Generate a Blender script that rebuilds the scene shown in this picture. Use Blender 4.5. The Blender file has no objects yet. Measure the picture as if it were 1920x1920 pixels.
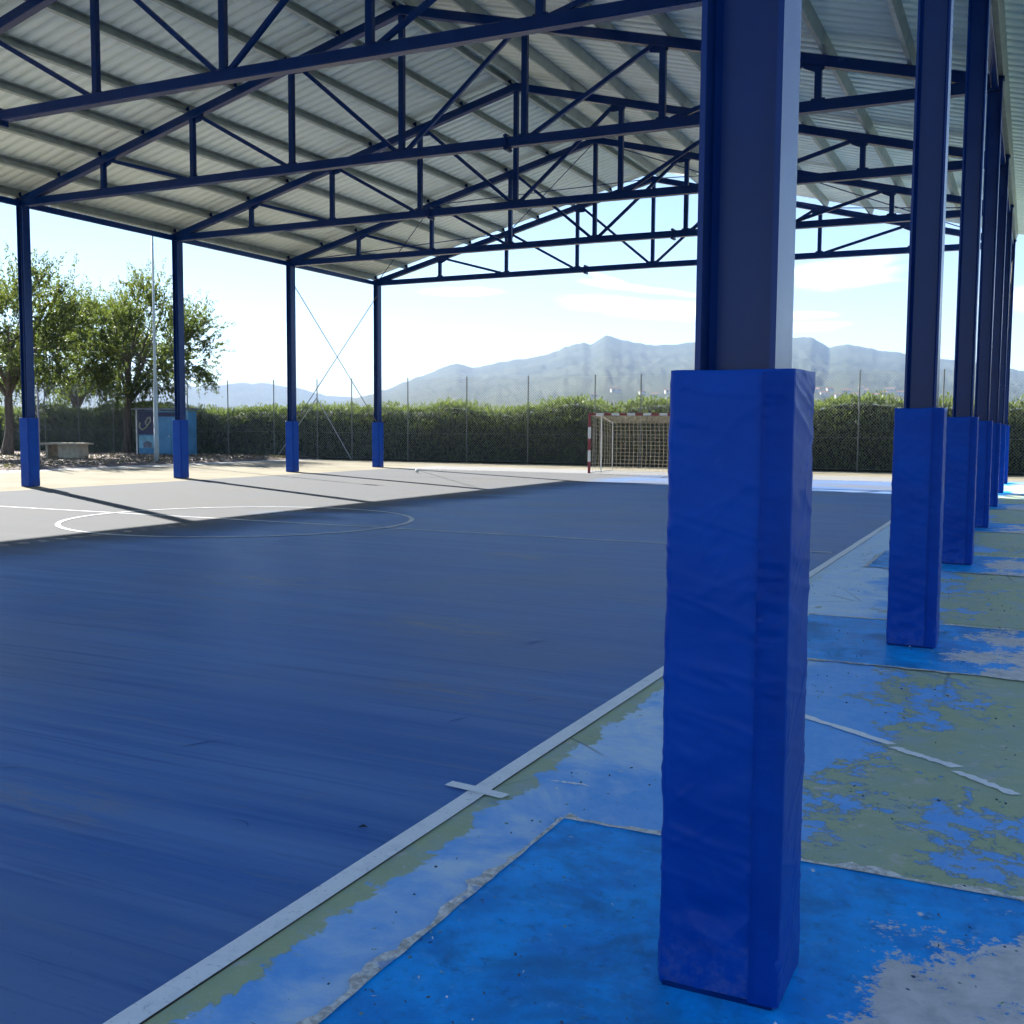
import bpy, math, random
import numpy as np
from mathutils import Vector, Matrix
random.seed(7); RNG = np.random.default_rng(7)
sc = bpy.context.scene
col = sc.collection
rad = math.radians

# ------------------------------------------------------------------ camera
CAM_H = 1.7353
YAW, PITCH, ROLL = 0.4505, 0.0793, 0.0070
cd = bpy.data.cameras.new('camera'); cam = bpy.data.objects.new('camera', cd); col.objects.link(cam)
cd.sensor_width = 36.0; cd.lens = 2000.73 / 1920 * 36.0; cd.clip_start = 0.05; cd.clip_end = 30000
_F = Vector((-math.sin(YAW) * math.cos(PITCH), math.cos(YAW) * math.cos(PITCH), -math.sin(PITCH)))
_R = Vector((math.cos(YAW), math.sin(YAW), 0)); _U = _R.cross(_F)
_r = math.cos(ROLL) * _R + math.sin(ROLL) * _U; _u = -math.sin(ROLL) * _R + math.cos(ROLL) * _U
cam.matrix_world = Matrix(((_r.x, _u.x, -_F.x, 0), (_r.y, _u.y, -_F.y, 0), (_r.z, _u.z, -_F.z, CAM_H), (0, 0, 0, 1)))
sc.camera = cam

# ------------------------------------------------------------------ sky and sun
TO_SUN = Vector((-12.45, 6.8, 7.95)).normalized()
SUN_EL = math.asin(TO_SUN.z); SUN_AZ = math.atan2(TO_SUN.x, TO_SUN.y)     # azimuth clockwise from +Y
w = bpy.data.worlds.new('World'); sc.world = w; w.use_nodes = True
wt = w.node_tree; wt.nodes.clear()
def wn(t, **k):
    n = wt.nodes.new(t)
    for a, v in k.items(): setattr(n, a, v)
    return n
def wmath(op, a, b=None, c=None):
    n = wn('ShaderNodeMath', operation=op)
    for i, v in enumerate((a, b, c)):
        if v is None: continue
        if isinstance(v, (int, float)): n.inputs[i].default_value = v
        else: wt.links.new(v, n.inputs[i])
    return n.outputs[0]
sky = wn('ShaderNodeTexSky'); sky.sky_type = 'NISHITA'; sky.sun_disc = False
sky.sun_elevation = SUN_EL; sky.sun_rotation = SUN_AZ; sky.air_density = 1.0; sky.dust_density = 0.0; sky.ozone_density = 1.6; sky.altitude = 1800
tc = wn('ShaderNodeTexCoord'); sp = wn('ShaderNodeSeparateXYZ'); wt.links.new(tc.outputs['Generated'], sp.inputs[0])
X, Y, Z = sp.outputs
AZ = wmath('MULTIPLY', wmath('ARCTAN2', X, Y), 180 / math.pi)
EL = wmath('MULTIPLY', wmath('ARCSINE', Z), 180 / math.pi)
cb = wn('ShaderNodeCombineXYZ'); wt.links.new(wmath('MULTIPLY', AZ, 0.16), cb.inputs[0]); wt.links.new(wmath('MULTIPLY', EL, 0.85), cb.inputs[1])
nz = wn('ShaderNodeTexNoise'); nz.inputs['Scale'].default_value = 1.3; nz.inputs['Detail'].default_value = 7; nz.inputs['Roughness'].default_value = .58; nz.inputs['Distortion'].default_value = .6
wt.links.new(cb.outputs[0], nz.inputs['Vector'])
NF = nz.outputs['Fac']
cv = wn('ShaderNodeCombineXYZ'); wt.links.new(AZ, cv.inputs[0]); wt.links.new(EL, cv.inputs[1])
acc = None
# thin clouds: (azimuth, elevation, half-length, half-height, tilt)
for az, el, a, b, t in [(-19.2, 6.35, 4.6, .5, -.085), (-16.6, 6.1, 3.2, .5, -.02), (-18.6, 7.2, 3.0, .22, -.12), (-20.4, 7.6, 1.6, .18, -.35), (-9.2, 7.85, 3.4, .75, .03), (-10.6, 5.8, 1.5, .2, 0),
                       (-10.6, 5.2, 2.0, .28, 0), (-26.0, 3.85, 2.4, .24, .03), (-38.96, 5.5, 1.0, .13, .02), (-28.0, 7.1, 2.2, .25, .02), (3, 6.3, 5, .9, 0), (-60, 8.5, 7, 1.0, 0)]:
    mp = wn('ShaderNodeMapping', vector_type='TEXTURE'); wt.links.new(cv.outputs[0], mp.inputs[0]); mp.inputs['Location'].default_value = (az, el, 0); mp.inputs['Rotation'].default_value = (0, 0, t); mp.inputs['Scale'].default_value = (a, b, 1)
    ln = wn('ShaderNodeVectorMath', operation='LENGTH'); wt.links.new(mp.outputs[0], ln.inputs[0])
    acc = ln.outputs['Value'] if acc is None else wmath('MINIMUM', acc, ln.outputs['Value'])
acc = wmath('POWER', 2.718, wmath('MULTIPLY', wmath('MULTIPLY', acc, acc), -1.0))
cloud = wmath('MULTIPLY', wmath('SUBTRACT', wmath('ADD', acc, wmath('MULTIPLY', wmath('SUBTRACT', NF, .5), 1.5)), .30), 1.5)
cl = wn('ShaderNodeClamp'); wt.links.new(cloud, cl.inputs[0]); cloudf = wmath('MULTIPLY', wmath('MULTIPLY', cl.outputs[0], .75), wmath('GREATER_THAN', EL, 0.0))
mx = wn('ShaderNodeMix', data_type='RGBA'); wt.links.new(cloudf, mx.inputs['Factor']); wt.links.new(sky.outputs[0], mx.inputs['A']); mx.inputs['B'].default_value = (11.5, 11.6, 11.9, 1)
bg = wn('ShaderNodeBackground'); bg.inputs['Strength'].default_value = 0.05
wt.links.new(mx.outputs['Result'], bg.inputs['Color'])
wo = wn('ShaderNodeOutputWorld'); wt.links.new(bg.outputs[0], wo.inputs['Surface'])
sd = bpy.data.lights.new('sun', 'SUN'); sd.energy = 5.0; sd.angle = rad(0.53); sd.color = (1.0, .965, .905)
so = bpy.data.objects.new('sun', sd); col.objects.link(so); so.rotation_euler = TO_SUN.to_track_quat('Z', 'Y').to_euler(); so.location = (-60, 40, 60)
sc.view_settings.view_transform = 'Standard'; sc.view_settings.look = 'None'; sc.view_settings.exposure = 2.05; sc.view_settings.gamma = 1; sc.view_settings.use_curve_mapping = False
try:
    sc.cycles.max_bounces = 6; sc.cycles.diffuse_bounces = 4; sc.cycles.volume_bounces = 0; sc.cycles.use_denoising = True; sc.cycles.adaptive_threshold = 0.03
except Exception: pass

# ------------------------------------------------------------------ helpers
def tag(o, label=None, cat=None, group=None, kind=None):
    if label: o['label'] = label
    if cat: o['category'] = cat
    if group: o['group'] = group
    if kind: o['kind'] = kind
    return o
def link(o, parent=None):
    col.objects.link(o)
    if parent is not None: o.parent = parent
    return o
def empty(name, loc=(0, 0, 0), rz=0.0, parent=None):
    o = bpy.data.objects.new(name, None); o.location = loc; o.rotation_euler = (0, 0, rz); o.empty_display_size = .2
    return link(o, parent)
class MB:
    def __init__(s): s.v = []; s.f = []; s.m = []
    def quad(s, pts, m=0):
        n = len(s.v); s.v += [tuple(p) for p in pts]; s.f.append(tuple(range(n, n + len(pts)))); s.m.append(m)
    def box(s, x0, x1, y0, y1, z0, z1, m=0, bev=0.0):
        if bev > 0:
            prof = [(x0 + bev, y0), (x1 - bev, y0), (x1, y0 + bev), (x1, y1 - bev), (x1 - bev, y1), (x0 + bev, y1), (x0, y1 - bev), (x0, y0 + bev)]
            s.prism([(a, b, z0) for a, b in prof], (0, 0, z1 - z0), m); return
        n = len(s.v); s.v += [(x0, y0, z0), (x1, y0, z0), (x1, y1, z0), (x0, y1, z0), (x0, y0, z1), (x1, y0, z1), (x1, y1, z1), (x0, y1, z1)]
        s.f += [(n, n + 3, n + 2, n + 1), (n + 4, n + 5, n + 6, n + 7), (n, n + 1, n + 5, n + 4), (n + 1, n + 2, n + 6, n + 5), (n + 2, n + 3, n + 7, n + 6), (n + 3, n, n + 4, n + 7)]; s.m += [m] * 6
    def prism(s, poly, d, m=0, caps=True):
        n = len(s.v); k = len(poly); d = Vector(d)
        s.v += [tuple(p) for p in poly] + [tuple(Vector(p) + d) for p in poly]
        for i in range(k):
            j = (i + 1) % k; s.f.append((n + i, n + j, n + k + j, n + k + i)); s.m.append(m)
        if caps: s.f += [tuple(n + i for i in reversed(range(k))), tuple(n + k + i for i in range(k))]; s.m += [m] * 2
    def bar(s, p, q, w_, h_, side=(0, 1, 0), m=0, bev=.12):
        p = Vector(p); q = Vector(q); d = (q - p).normalized(); sd_ = Vector(side); sd_ = (sd_ - d * sd_.dot(d)).normalized(); up = sd_.cross(d)
        a, b = w_ / 2, h_ / 2; c = min(a, b) * bev
        prof = [(-a + c, -b), (a - c, -b), (a, -b + c), (a, b - c), (a - c, b), (-a + c, b), (-a, b - c), (-a, -b + c)]
        s.prism([p + sd_ * x + up * z for x, z in prof], q - p, m)
    def tube(s, pts, rs, k=8, m=0, cap=True):
        pts = [Vector(p) for p in pts]; n0 = len(s.v); N = len(pts)
        for i, p in enumerate(pts):
            d = (pts[min(i + 1, N - 1)] - pts[max(i - 1, 0)]).normalized(); a = d.orthogonal().normalized() if i == 0 else (a - d * a.dot(d)).normalized(); b = d.cross(a)
            r = rs[i] if hasattr(rs, '__len__') else rs
            s.v += [tuple(p + a * (r * math.cos(t)) + b * (r * math.sin(t))) for t in [2 * math.pi * j / k for j in range(k)]]
        for i in range(N - 1):
            for j in range(k):
                a0 = n0 + i * k; s.f.append((a0 + j, a0 + (j + 1) % k, a0 + k + (j + 1) % k, a0 + k + j)); s.m.append(m)
        if cap: s.f += [tuple(n0 + j for j in reversed(range(k))), tuple(n0 + (N - 1) * k + j for j in range(k))]; s.m += [m] * 2
    def mesh(s, name, mats, smooth=False):
        me = bpy.data.meshes.new(name); me.from_pydata(s.v, [], s.f)
        for mt in (mats if isinstance(mats, (list, tuple)) else [mats]): me.materials.append(mt)
        if any(s.m): me.polygons.foreach_set('material_index', s.m)
        if smooth: me.polygons.foreach_set('use_smooth', [True] * len(s.f))
        me.update(); return me
    def build(s, name, mats, parent=None, smooth=False, loc=None):
        o = bpy.data.objects.new(name, s.mesh(name, mats, smooth))
        if loc: o.location = loc
        return link(o, parent)
def inst(name, me, parent=None, loc=(0, 0, 0), rot=(0, 0, 0), scale=None):
    o = bpy.data.objects.new(name, me); o.location = loc; o.rotation_euler = rot
    if scale: o.scale = scale
    return link(o, parent)
def np_mesh(name, V, Fc, mats, smooth=False):
    me = bpy.data.meshes.new(name); V = np.asarray(V, np.float32); Fc = np.asarray(Fc, np.int32); n = Fc.shape[1]
    me.vertices.add(len(V)); me.vertices.foreach_set('co', V.ravel()); me.loops.add(Fc.size); me.loops.foreach_set('vertex_index', Fc.ravel())
    me.polygons.add(len(Fc)); me.polygons.foreach_set('loop_start', np.arange(0, Fc.size, n, dtype=np.int32)); me.polygons.foreach_set('loop_total', np.full(len(Fc), n, np.int32))
    if smooth: me.polygons.foreach_set('use_smooth', np.ones(len(Fc), bool))
    for mt in (mats if isinstance(mats, (list, tuple)) else [mats]): me.materials.append(mt)
    me.update(calc_edges=True); me.validate(); return me
def grid_mesh(name, P, mats, smooth=True):
    nu, nv = P.shape[:2]; i = np.arange(nu * nv).reshape(nu, nv)
    Fc = np.stack([i[:-1, :-1], i[1:, :-1], i[1:, 1:], i[:-1, 1:]], -1).reshape(-1, 4)
    return np_mesh(name, P.reshape(-1, 3), Fc, mats, smooth)
def vnoise(x, y, seed=0):
    x = np.asarray(x, float); y = np.asarray(y, float)
    xi = np.floor(x).astype(np.int64); yi = np.floor(y).astype(np.int64); xf = x - xi; yf = y - yi
    def h(a, b):
        n = (a * 374761393 + b * 668265263 + seed * 974634777) & 0x7fffffff
        n = ((n ^ (n >> 13)) * 1274126177) & 0x7fffffff
        return ((n ^ (n >> 16)) & 0xffff) / 65535.0
    u = xf * xf * (3 - 2 * xf); v = yf * yf * (3 - 2 * yf)
    return (h(xi, yi) * (1 - u) + h(xi + 1, yi) * u) * (1 - v) + (h(xi, yi + 1) * (1 - u) + h(xi + 1, yi + 1) * u) * v
def fbm(x, y, o=5, seed=0, g=.5):
    s = 0; a = 1; t = 0
    for k in range(o): s = s + a * vnoise(x * 2 ** k, y * 2 ** k, seed + k); t += a; a *= g
    return s / t

# ------------------------------------------------------------------ material helper
class Mat:
    def __init__(s, name, rough=.6, spec=.5, metal=0.0):
        s.mat = bpy.data.materials.new(name); s.mat.use_nodes = True; s.t = s.mat.node_tree; s.p = s.t.nodes['Principled BSDF']; s.out = s.t.nodes['Material Output']
        s.p.inputs['Roughness'].default_value = rough; s.p.inputs['Specular IOR Level'].default_value = spec; s.p.inputs['Metallic'].default_value = metal
    def n(s, t, **k):
        n = s.t.nodes.new(t)
        for a, v in k.items(): setattr(n, a, v)
        return n
    def L(s, v, inp):
        if isinstance(v, (int, float)): inp.default_value = v
        elif isinstance(v, tuple): inp.default_value = v if len(v) == 4 or inp.type == 'VECTOR' else (*v, 1)
        else: s.t.links.new(v, inp)
    def pos(s): return s.n('ShaderNodeNewGeometry').outputs['Position']
    def obj(s): return s.n('ShaderNodeTexCoord').outputs['Object']
    def island(s): return s.n('ShaderNodeNewGeometry').outputs['Random Per Island']
    def rnd(s): return s.n('ShaderNodeObjectInfo').outputs['Random']
    def xyz(s, v):
        n = s.n('ShaderNodeSeparateXYZ'); s.L(v, n.inputs[0]); return n.outputs
    def map(s, v, scale=(1, 1, 1), loc=(0, 0, 0), rot=(0, 0, 0)):
        n = s.n('ShaderNodeMapping'); s.L(v, n.inputs[0]); n.inputs['Scale'].default_value = scale; n.inputs['Location'].default_value = loc; n.inputs['Rotation'].default_value = rot; return n.outputs[0]
    def vadd(s, a, b):
        n = s.n('ShaderNodeVectorMath', operation='ADD'); s.L(a, n.inputs[0]); s.L(b, n.inputs[1]); return n.outputs[0]
    def noise(s, v, scale, detail=5, rough=.55, dist=0.0):
        n = s.n('ShaderNodeTexNoise'); s.L(v, n.inputs['Vector']); n.inputs['Scale'].default_value = scale; n.inputs['Detail'].default_value = detail; n.inputs['Roughness'].default_value = rough; n.inputs['Distortion'].default_value = dist; return n.outputs['Fac']
    def voro(s, v, scale, feat='F1'):
        n = s.n('ShaderNodeTexVoronoi', feature=feat); s.L(v, n.inputs['Vector']); n.inputs['Scale'].default_value = scale; return n.outputs['Distance']
    def m(s, op, a, b=None, c=None):
        n = s.n('ShaderNodeMath', operation=op)
        for i, v in enumerate((a, b, c)):
            if v is not None: s.L(v, n.inputs[i])
        return n.outputs[0]
    def step(s, v, a, b, lo=0.0, hi=1.0):
        n = s.n('ShaderNodeMapRange', interpolation_type='SMOOTHSTEP'); s.L(v, n.inputs[0]); n.inputs[1].default_value = a; n.inputs[2].default_value = b; n.inputs[3].default_value = lo; n.inputs[4].default_value = hi; return n.outputs[0]
    def mix(s, f, a, b):
        n = s.n('ShaderNodeMix', data_type='RGBA'); s.L(f, n.inputs['Factor']); s.L(a, n.inputs['A']); s.L(b, n.inputs['B']); return n.outputs['Result']
    def base(s, c): s.L(c, s.p.inputs['Base Color']); return s
    def rough(s, r): s.L(r, s.p.inputs['Roughness']); return s
    def bump(s, h, strength=.3, dist=.02):
        n = s.n('ShaderNodeBump'); n.inputs['Strength'].default_value = strength; n.inputs['Distance'].default_value = dist; s.L(h, n.inputs['Height']); s.t.links.new(n.outputs[0], s.p.inputs['Normal']); return s

MT = {}
def plain(name, c, rough=.6, spec=.5, var=.12, scale=3.0, metal=0.0, bump=0.0):
    k = Mat(name, rough, spec, metal); o = k.obj(); nf = k.noise(o, scale, 6, .6)
    a = tuple(x * (1 - var) for x in c); b = tuple(min(1, x * (1 + var)) for x in c)
    k.base(k.mix(k.step(nf, .3, .7), a, b))
    if bump: k.bump(k.noise(o, scale * 6, 4), bump, .01)
    MT[name] = k.mat; return k.mat

# painted steel (deep blue)
k = Mat('steel_paint', .38, .3); o = k.pos(); nf = k.noise(o, 2.2, 6, .6)
k.base(k.mix(k.step(nf, .3, .75), (.0, .018, .115), (.0005, .024, .14))); k.rough(k.step(nf, .3, .8, .22, .28)); k.bump(k.noise(o, 60, 3), .05, .004); STEEL = k.mat
# galvanised roof sheet
k = Mat('roof_sheet_metal', .55, .4, 0.0); o = k.pos(); n1 = k.noise(k.map(o, (.25, 1.0, 1)), 1.2, 6, .6); n2 = k.noise(o, 9, 4)
c1 = k.mix(k.step(n1, .3, .7), (.80, .89, .84), (.86, .93, .89)); k.base(k.mix(k.step(n2, .62, .8), c1, (.70, .78, .74))); SHEET = k.mat
k = Mat('purlin_metal', .45, .5, .5); o = k.pos(); n1 = k.noise(o, 4, 6, .6)
k.base(k.mix(k.step(n1, .3, .7), (.30, .34, .335), (.40, .445, .44))); PURLIN = k.mat
GALV = plain('galvanised_steel', (.42, .43, .42), .5, .5, .15, 5, .3)
FPOST = plain('weathered_post', (.20, .21, .19), .7, .3, .2, 3)
ROD = plain('brace_rod_metal', (.13, .13, .12), .7, .2, .2, 4, 0)
GUTTER = plain('gutter_metal', (.34, .40, .46), .5, .4, .12, 2)
# vinyl padding
k = Mat('blue_vinyl', .45, .14); o = k.obj(); n1 = k.noise(o, 2.4, 5, .6); n2 = k.noise(k.map(o, (30, 30, 3)), 3, 4)
vz = k.xyz(o)[2]; vb = k.mix(k.step(n1, .3, .75), (.0, .044, .30), (.0, .060, .365)); vs = k.noise(o, 22, 6, .75); vb = k.mix(k.m('MULTIPLY', k.step(vs, .60, .74), .10), vb, (.10, .17, .42)); vb = k.mix(k.m('MULTIPLY', k.m('MULTIPLY', k.step(vz, .30, .0), k.step(vs, .42, .62)), .22), vb, (.16, .17, .22)); k.base(vb); k.rough(k.step(n1, .25, .8, .34, .5)); k.bump(n2, .06, .003); VINYL = k.mat
k = Mat('blue_vinyl_flap', .42, .10); o = k.obj(); n1 = k.noise(o, 5, 5, .6)
k.base(k.mix(k.step(n1, .3, .75), (.0, .034, .25), (.0, .047, .31))); k.bump(k.noise(k.map(o, (10, 10, 60)), 1.5, 4), .2, .004); FLAP = k.mat

# ------------------------------------------------------------------ ground materials
k = Mat('court_paint', .42, .022); P = k.pos()
st = k.m('ADD', k.m('MULTIPLY', k.noise(k.map(P, (.09, 1.1, 1)), 1.0, 7, .62, .3), .5), k.m('MULTIPLY', k.noise(k.map(P, (.22, 4.5, 1), (7, 3, 0)), 1.0, 6, .6, .2), .5)); bl = k.noise(P, .33, 4, .5); sp_ = k.noise(k.map(P, (.6, 3.0, 1)), 3.0, 6, .65); fn = k.noise(P, 70, 3, .6)
c = k.mix(k.step(st, .38, .63), (.042, .152, .42), (.118, .242, .50))
c = k.mix(k.m('MULTIPLY', k.step(bl, .42, .72), .7), c, (.15, .205, .33))
c = k.mix(k.m('MULTIPLY', k.step(sp_, .56, .78), .6), c, (.17, .21, .30))
dust = k.step(k.noise(k.map(P, (.35, 1.6, 1), (3, 1, 0)), 0.55, 6, .6), .60, .78)
c = k.mix(k.m('MULTIPLY', dust, .5), c, (.24, .25, .27))
for sx_, sy_, sr_ in ((-3.3, 6.1, .9), (-3.2, 10.2, .8), (-4.6, 8.0, 1.1), (-7.5, 9.5, 1.3), (-6.0, 13.0, 1.2), (-4.0, 3.4, .7)):
    mp_ = k.n('ShaderNodeMapping', vector_type='TEXTURE'); k.L(P, mp_.inputs[0]); mp_.inputs['Location'].default_value = (sx_, sy_, 0); mp_.inputs['Scale'].default_value = (sr_, sr_ * .45, 1)
    ln_ = k.n('ShaderNodeVectorMath', operation='LENGTH'); k.L(mp_.outputs[0], ln_.inputs[0]); c = k.mix(k.m('MULTIPLY', k.m('MULTIPLY', k.step(ln_.outputs['Value'], 1.2, .0), k.step(sp_, .42, .66)), .7), c, (.27, .26, .25))
thin = k.noise(k.map(P, (.35, 11.0, 1), (2, 5, 0)), 1.0, 7, .7, .25); c = k.mix(k.m('MULTIPLY', k.step(thin, .52, .68), .42), c, (.17, .235, .37)); c = k.mix(k.m('MULTIPLY', k.step(thin, .48, .34), .40), c, (.028, .080, .26))
grit = k.noise(P, 28, 5, .75); c = k.mix(k.m('MULTIPLY', k.step(grit, .60, .72), .30), c, (.20, .24, .33)); c = k.mix(k.m('MULTIPLY', k.step(grit, .40, .30), .35), c, (.025, .055, .16))
scf = k.m('MULTIPLY', k.step(k.noise(k.map(P, (1.0, 7.0, 1), (0, 0, 0), (0, 0, .5)), 1.6, 4, .6, 1.2), .70, .73), k.step(bl, .45, .6)); c = k.mix(k.m('MULTIPLY', scf, .35), c, (.02, .045, .12))

c = k.mix(k.m('MULTIPLY', k.step(fn, .55, .8), .18), c, (.15, .25, .42))
# grey sun sheen painted into the colour where the court lies in sun
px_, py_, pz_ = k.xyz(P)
sun_grey = k.m('ADD', k.m('MAXIMUM', k.step(px_, -10.0, -15.0, 0, .78), k.step(py_, 28.0, 33.0, 0, .40)), k.m('MULTIPLY', k.m('SUBTRACT', k.noise(k.map(P, (.3, .8, 1)), .6, 6, .6), .5), .9))
sun_grey = k.m('MULTIPLY', k.step(sun_grey, .10, .65), .92)
c = k.mix(sun_grey, c, (.150, .145, .130))
k.base(c); k.rough(k.m('MINIMUM', 1.0, k.m('ADD', k.step(st, .25, .8, .36, .48), k.m('MULTIPLY', sun_grey, .58)))); k.bump(k.noise(P, 160, 3, .7), .12, .004); COURT = k.mat

k = Mat('apron_concrete', .95, .05); P = k.pos(); n1 = k.noise(P, .5, 6, .6); n2 = k.noise(P, 5, 6, .65); n3 = k.noise(k.map(P, (.35, 1, 1)), .9, 5, .6)
c = k.mix(k.step(n1, .3, .7), (.215, .19, .135), (.275, .25, .185)); c = k.mix(k.m('MULTIPLY', k.step(n2, .55, .8), .5), c, (.25, .225, .18)); c = k.mix(k.m('MULTIPLY', k.step(n3, .60, .72), .6), c, (.19, .185, .15))
k.base(c); k.bump(n2, .2, .01); APRON = k.mat
k = Mat('sky_blue_paint', .7, .1); P = k.pos(); n1 = k.noise(k.map(P, (.4, 2, 1)), .8, 6, .65); n2 = k.noise(P, 3, 6, .65)
c = k.mix(k.step(n1, .3, .7), (.215, .22, .215), (.255, .25, .245)); c = k.mix(k.m('MULTIPLY', k.step(n2, .56, .72), .7), c, (.32, .31, .28)); k.base(c); FARBLUE = k.mat

# old peeling strip outside the touchline
k = Mat('peeling_paint', .55, .14); P = k.pos(); x_, y_, z_ = k.xyz(P)
d1 = k.noise(P, 1.15, 8, .62, .5); d2 = k.noise(P, 3.2, 8, .68, .9); d3 = k.noise(P, 11, 6, .7, .4); d4 = k.noise(P, .45, 3, .5); fn = k.noise(P, 55, 4, .7)
blue = k.mix(k.step(d3, .3, .7), (.12, .41, .87), (.19, .48, .90)); pale = k.mix(k.step(d2, .3, .7), (.44, .67, .91), (.68, .82, .90))
nearline = k.step(x_, -1.15, -1.9); far = k.step(y_, 5.5, 9.0)
pm = k.step(k.m('ADD', k.m('ADD', k.m('MULTIPLY', nearline, k.m('ADD', k.m('MULTIPLY', far, .16), .26)), k.m('MULTIPLY', k.m('SUBTRACT', d1, .5), 1.6)), k.step(y_, 5, 12, 0, .12)), .10, .42)
c = k.mix(pm, blue, pale)
green = k.mix(k.step(d3, .3, .7), (.40, .48, .27), (.46, .52, .29)); green = k.mix(k.step(d1, .4, .7), green, (.38, .46, .33))
gm = k.m('ADD', k.m('ADD', k.m('MULTIPLY', k.m('SUBTRACT', d1, .5), 1.5), k.m('MULTIPLY', k.m('SUBTRACT', d2, .5), 1.15)), k.m('MULTIPLY', k.m('SUBTRACT', d3, .5), .75))
gm = k.m('ADD', gm, k.m('MULTIPLY', k.m('SUBTRACT', k.noise(P, 34, 5, .75), .5), .45))
gm = k.m('ADD', gm, k.step(x_, -1.45, -.2, -.34, .20))
gmask = k.step(gm, .0, .035)
edge = k.m('ADD', k.m('ADD', x_, 2.135), k.m('ADD', k.m('MULTIPLY', k.m('SUBTRACT', d2, .5), -.42), k.m('MULTIPLY', k.m('SUBTRACT', k.noise(P, 9, 6, .7), .5), -.16)))
smask = k.m('MULTIPLY', k.step(edge, .012, -.012), k.step(y_, 15, 8))
gmask = k.m('MAXIMUM', gmask, smask)
rim = k.m('MULTIPLY', k.step(gm, -.05, -.01), k.step(gm, .04, .0)); c = k.mix(k.m('MULTIPLY', rim, .30), c, (.40, .36, .25))
bare = k.m('MULTIPLY', k.step(k.m('ADD', k.noise(P, 5.5, 8, .75), k.m('MULTIPLY', d1, .25)), .70, .76), .75); green = k.mix(bare, green, k.mix(k.step(d3, .35, .65), (.44, .42, .36), (.60, .57, .50)))
fade = k.m('MULTIPLY', k.step(k.noise(k.map(P, (1, 1, 1), (4, 9, 0)), 2.6, 8, .72), .50, .62), .40); green = k.mix(fade, green, (.34, .46, .56))
c = k.mix(gmask, c, green)
edge_shade = k.m('MULTIPLY', k.step(gm, -.010, .012), k.step(gm, .075, .03)); c = k.mix(k.m('MULTIPLY', edge_shade, .3), c, (.10, .13, .14))  # thin dark shadow line painted along the peeled edges
c = k.mix(k.m('MULTIPLY', k.step(fn, .56, .72), .42), c, (.58, .66, .78))
c = k.mix(k.m('MULTIPLY', k.step(k.noise(P, 24, 6, .75), .36, .26), .5), c, (.10, .16, .26))
spk = k.m('MULTIPLY', k.step(k.noise(k.map(P, (1, 1.6, 1)), 14, 5, .7), .70, .76), k.step(d2, .46, .60)); c = k.mix(k.m('MULTIPLY', spk, .8), c, (.035, .055, .085))
crk = k.m('MULTIPLY', k.step(k.voro(k.vadd(P, k.n('ShaderNodeTexNoise').outputs['Color']), .8, 'DISTANCE_TO_EDGE'), .012, .004), k.step(d4, .5, .6)); c = k.mix(k.m('MULTIPLY', crk, .5), c, (.05, .07, .10))
k.base(c); k.rough(k.step(d2, .3, .8, .42, .66)); k.bump(k.m('ADD', k.m('MULTIPLY', gmask, -.6), k.m('ADD', k.m('MULTIPLY', fn, .35), k.m('MULTIPLY', k.noise(P, 200, 3, .7), .3))), .8, .007); PEEL = k.mat

# azure footing patches with worn concrete
k = Mat('azure_patch', .5, .10); O = k.obj(); P = k.pos(); x_, y_, z_ = k.xyz(O)
d1 = k.noise(P, 2.1, 8, .66, .4); d2 = k.noise(P, 9, 8, .72, .3); d3 = k.noise(P, 3.4, 7, .68); fn = k.noise(P, 60, 4, .75)
c = k.mix(k.step(d3, .36, .64), (.006, .27, .72), (.004, .40, .95)); c = k.mix(k.m('MULTIPLY', k.step(d1, .46, .66), .75), c, (.02, .19, .44)); c = k.mix(k.m('MULTIPLY', k.step(k.noise(P, 8, 7, .78), .53, .70), .45), c, (.12, .46, .88))
c = k.mix(k.m('MULTIPLY', k.step(k.noise(P, 14, 7, .78), .47, .32), .65), c, (.01, .13, .38))
wr = k.m('ADD', k.m('ADD', k.m('MULTIPLY', k.m('SUBTRACT', d1, .5), 1.25), k.m('MULTIPLY', k.m('SUBTRACT', d2, .5), .75)), k.step(x_, -.05, .55, -.44, .10))
wr = k.m('SUBTRACT', wr, k.step(y_, .45, .9, 0, .22))
wr = k.m('ADD', wr, k.m('MULTIPLY', k.m('SUBTRACT', k.noise(P, 40, 5, .8), .5), .55)); wm = k.step(wr, -.01, .07); worn = k.mix(k.step(d2, .3, .7), (.62, .56, .49), (.84, .76, .67)); c = k.mix(k.m('MULTIPLY', wm, .92), c, worn)
ed = k.m('MINIMUM', k.m('SUBTRACT', 1.0, k.m('ABSOLUTE', x_)), k.m('SUBTRACT', 1.0, k.m('ABSOLUTE', y_)))
scuff = k.step(k.noise(k.map(P, (1, 1, 1)), 16, 5, .7), .70, .75); c = k.mix(k.m('MULTIPLY', scuff, .7), c, (.42, .48, .52))
k.base(c); k.rough(k.step(d1, .3, .8, .42, .62)); k.bump(k.m('ADD', k.m('MULTIPLY', fn, .5), k.m('MULTIPLY', wm, -.5)), .35, .005); PATCH = k.mat
k = Mat('crumbled_joint', .9, .3); P = k.pos(); d = k.noise(P, 26, 6, .75); d2 = k.noise(P, 7, 5, .7)
c = k.mix(k.step(d, .35, .65), (.48, .45, .39), (.95, .92, .85)); c = k.mix(k.m('MULTIPLY', k.step(d2, .56, .64), .75), c, (.22, .40, .72)); k.base(c); k.bump(d, .8, .02); JOINT = k.mat
k = Mat('line_paint', .45, .03); P = k.pos(); d = k.noise(P, 8, 7, .7); d2 = k.noise(P, 60, 3, .6); x_, y_, z_ = k.xyz(P)
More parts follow.
